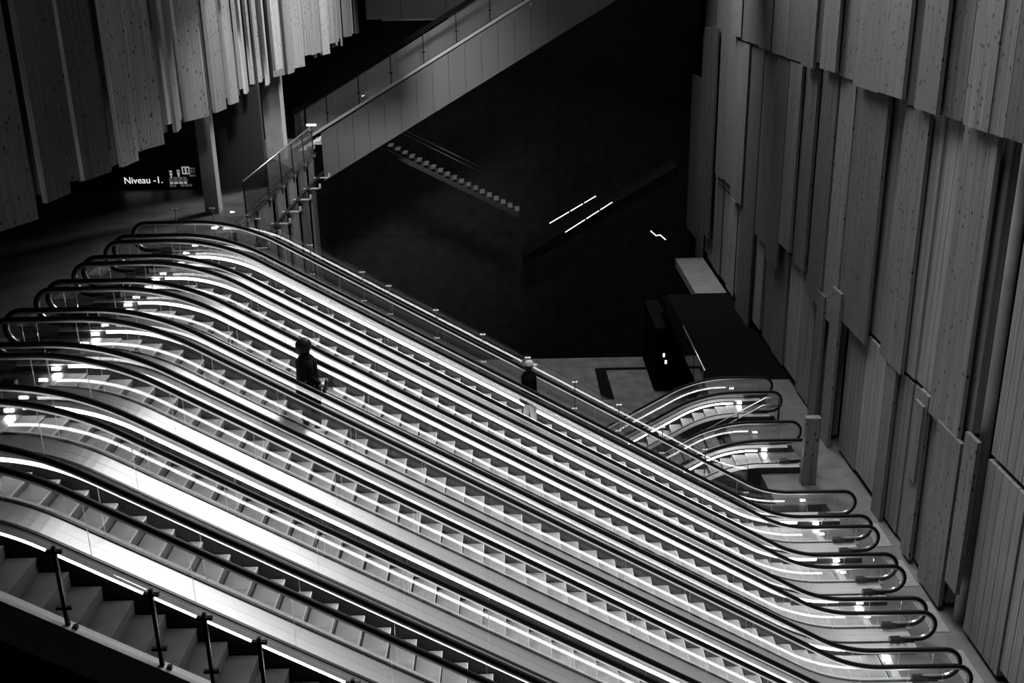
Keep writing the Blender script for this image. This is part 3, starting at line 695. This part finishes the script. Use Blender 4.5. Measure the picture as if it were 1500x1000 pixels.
def person(loc, rz, H, label, style):
    k = H/1.8
    root = empty('person', loc, label, 'person', None, rz); root.scale = (k, k, k)
    # facing +x, left is +y; joints of a standing figure 1.8 m tall
    J = []; E = []
    def j(x, y, z, r, r2=None): J.append(((x, y, z), r, r2 if r2 else r)); return len(J)-1
    def e(*ids): 
        for a, b in zip(ids, ids[1:]): E.append((a, b))
    pel = j(0, 0, .95, .13, .15); wa = j(0, 0, 1.1, .11, .14); ch = j(.01, 0, 1.3, .125, .16); nb_ = j(-.005, 0, 1.46, .07, .09); nk = j(.01, 0, 1.53, .052); 
    hd = j(.03, 0, 1.62, .075, .07); top = j(.02, 0, 1.72, .075, .072)
    e(pel, wa, ch, nb_, nk, hd, top)
    nose = j(.115, 0, 1.625, .016); e(hd, nose)
    for s in (1, -1):
        ear = j(.015, s*.082, 1.63, .014); e(hd, ear)
        sh = j(0, s*.17, 1.42, .06); el = j(-.02 if s == 1 else .0, s*.235, 1.14, .045)
        if style == 'coat' and s == -1: wr = j(.17, s*.22, .98, .032); dirv = Vector((.85, 0, -.5))
        else: wr = j(.05, s*.24, .88, .032); dirv = Vector((.25, 0, -.97))
        e(ch, sh, el, wr)
        w0 = Vector(J[wr][0]); pm = j(*(w0+dirv*.07), .034, .022); e(wr, pm)
        side = Vector((0, 1, 0)); fw_ = dirv.cross(side)
        for q, (off_, ln) in enumerate(((-.027, .075), (-.009, .085), (.009, .08), (.027, .062))):
            b0 = w0+dirv*.10+fw_*off_; f1 = j(*b0, .0095); f2 = j(*(b0+dirv*ln*.5+side*(-s*.008)), .0085); f3 = j(*(b0+dirv*ln+side*(-s*.026)), .007); e(pm, f1, f2, f3)
        t1 = j(*(w0+dirv*.05+fw_*-.04), .010); t2 = j(*(w0+dirv*.09+fw_*-.058-side*s*.01), .009); e(pm, t1, t2)
        fx = .10 if s == -1 else -.10
        hp = j(0, s*.09, .88, .085); kn = j(fx*.6+.03, s*.095, .50, .058); an = j(fx, s*.095, .09, .04); to = j(fx+.16, s*.105, .035, .03)
        e(pel, hp, kn, an, to)
    skinned('body', J, E, M['skin'], root)
    dark = M['coat'] if style == 'coat' else M['black']
    hem = .62 if style == 'coat' else .70
    loft('coat', [(0, 0, hem, .235, .255), (0, 0, hem+.02, .245, .26), (0, 0, .85, .225, .245), (0, 0, 1.05, .20, .225), (.005, 0, 1.22, .195, .23), (0, 0, 1.36, .195, .245), (0, 0, 1.45, .14, .20), (.0, 0, 1.51, .08, .09), (.005, 0, 1.55, .075, .08)], dark, root)
    for s in (1, -1):
        m = MB()
        if style == 'coat' and s == -1: pts = [(0, s*.16, 1.43), (0, s*.225, 1.3), (0, s*.245, 1.14), (.08, s*.235, 1.06), (.16, s*.222, .99)]
        else: pts = [(0, s*.16, 1.43), (-.01, s*.225, 1.3), (-.02, s*.245, 1.14), (.015, s*.25, 1.0), (.045, s*.245, .90)]
        m.tube(pts, [.085, .085, .072, .066, .06], 14); m.build('sleeve', dark, root, True)
        fx = .10 if s == -1 else -.10
        m = MB(); m.tube([(0, s*.09, .92), (fx*.3+.01, s*.092, .7), (fx*.6+.03, s*.095, .5), (fx*.9+.005, s*.095, .25), (fx, s*.095, .10)], [.11, .105, .085, .072, .068] if style == 'coat' else [.11, .10, .088, .082, .08], 14)
        m.build('trouser_leg', M['black'] if style == 'coat' else M['paleleg'], root, True)
        m = MB()
        def sh(x, hw, h): return [(fx+x, s*.10+hw*math.cos(t), .0+max(0, h*(.55+.55*math.sin(t)))) for t in [2*math.pi*i/12 for i in range(12)]]
        m.rings([sh(-.085, .025, .07), sh(-.07, .042, .10), sh(0, .045, .11), sh(.08, .050, .08), sh(.16, .046, .055), sh(.20, .02, .035)]); m.build('shoe', M['white'] if style == 'coat' else M['black'], root, True)
    if style == 'coat':
        loft('hair', [(-.03, 0, 1.53, .05, .06), (-.035, 0, 1.555, .095, .10), (-.03, 0, 1.60, .128, .128), (-.025, 0, 1.66, .145, .142), (-.02, 0, 1.72, .142, .138), (-.015, 0, 1.765, .118, .115), (-.01, 0, 1.80, .07, .07), (-.01, 0, 1.812, .02, .02)], M['hair'], root)
        m = MB(); m.box(-.02, .15, -.36, -.27, .62, .92); m.box(.05, .07, -.33, -.30, .9, 1.0); m.build('handbag', M['black'], root)
        m = MB(); m.prism([(.22, .80), (.25, .80), (.33, 1.05), (.30, 1.05)], 'y', -.30, -.14); m.build('folder', M['stair'], root)
    else:
        loft('hair', [(-.02, 0, 1.50, .07, .08), (-.015, 0, 1.58, .096, .096), (-.01, 0, 1.66, .10, .10), (-.01, 0, 1.68, .08, .08)], M['hair'], root)
        cp = loft('cap', [(.01, 0, 1.675, .112, .105), (.01, 0, 1.70, .116, .108), (.01, 0, 1.75, .108, .10), (.01, 0, 1.79, .075, .072), (.01, 0, 1.805, .02, .02)], M['cap'], root)
        m = MB(); R = []
        for x, w in ((.09, .09), (.14, .088), (.19, .07), (.215, .03)): R.append([(x, -w, 1.685-x*.05), (x, 0, 1.705-x*.05), (x, w, 1.685-x*.05), (x, w, 1.672-x*.05), (x, 0, 1.69-x*.05), (x, -w, 1.672-x*.05)])
        m.rings(R); m.build('visor', M['cap'], cp, True)
    return root
def on_step(k, px, py):
    x0 = at_y(px, py, YK[k]).x; xs = nose_positions(PHASE[k]); x = min(xs, key=lambda v: abs(v-.2-x0))
    return x-.2, path_at(x, PATH)[1]
x, z = on_step(4, 461, 622)
person((x-.02, YK[4]-.05, z), math.radians(20), 1.98, 'person in long dark dotted coat and white shoes standing on the middle escalator', 'coat')
x, z = on_step(1, 783, 612)
person((x, YK[1]-.1, z), math.radians(8), 1.84, 'person in a pale peaked cap, black jacket and pale trousers riding the farthest escalator', 'cap')

S.view_settings.view_transform = 'Standard'; S.view_settings.look = 'None'; S.view_settings.gamma = 1; S.view_settings.exposure = 0
S.cycles.transparent_max_bounces = 80; S.cycles.max_bounces = 8; S.cycles.use_denoising = True
S.cycles.sample_clamp_indirect = 6; S.cycles.adaptive_threshold = .003; S.cycles.caustics_reflective = False; S.cycles.caustics_refractive = False
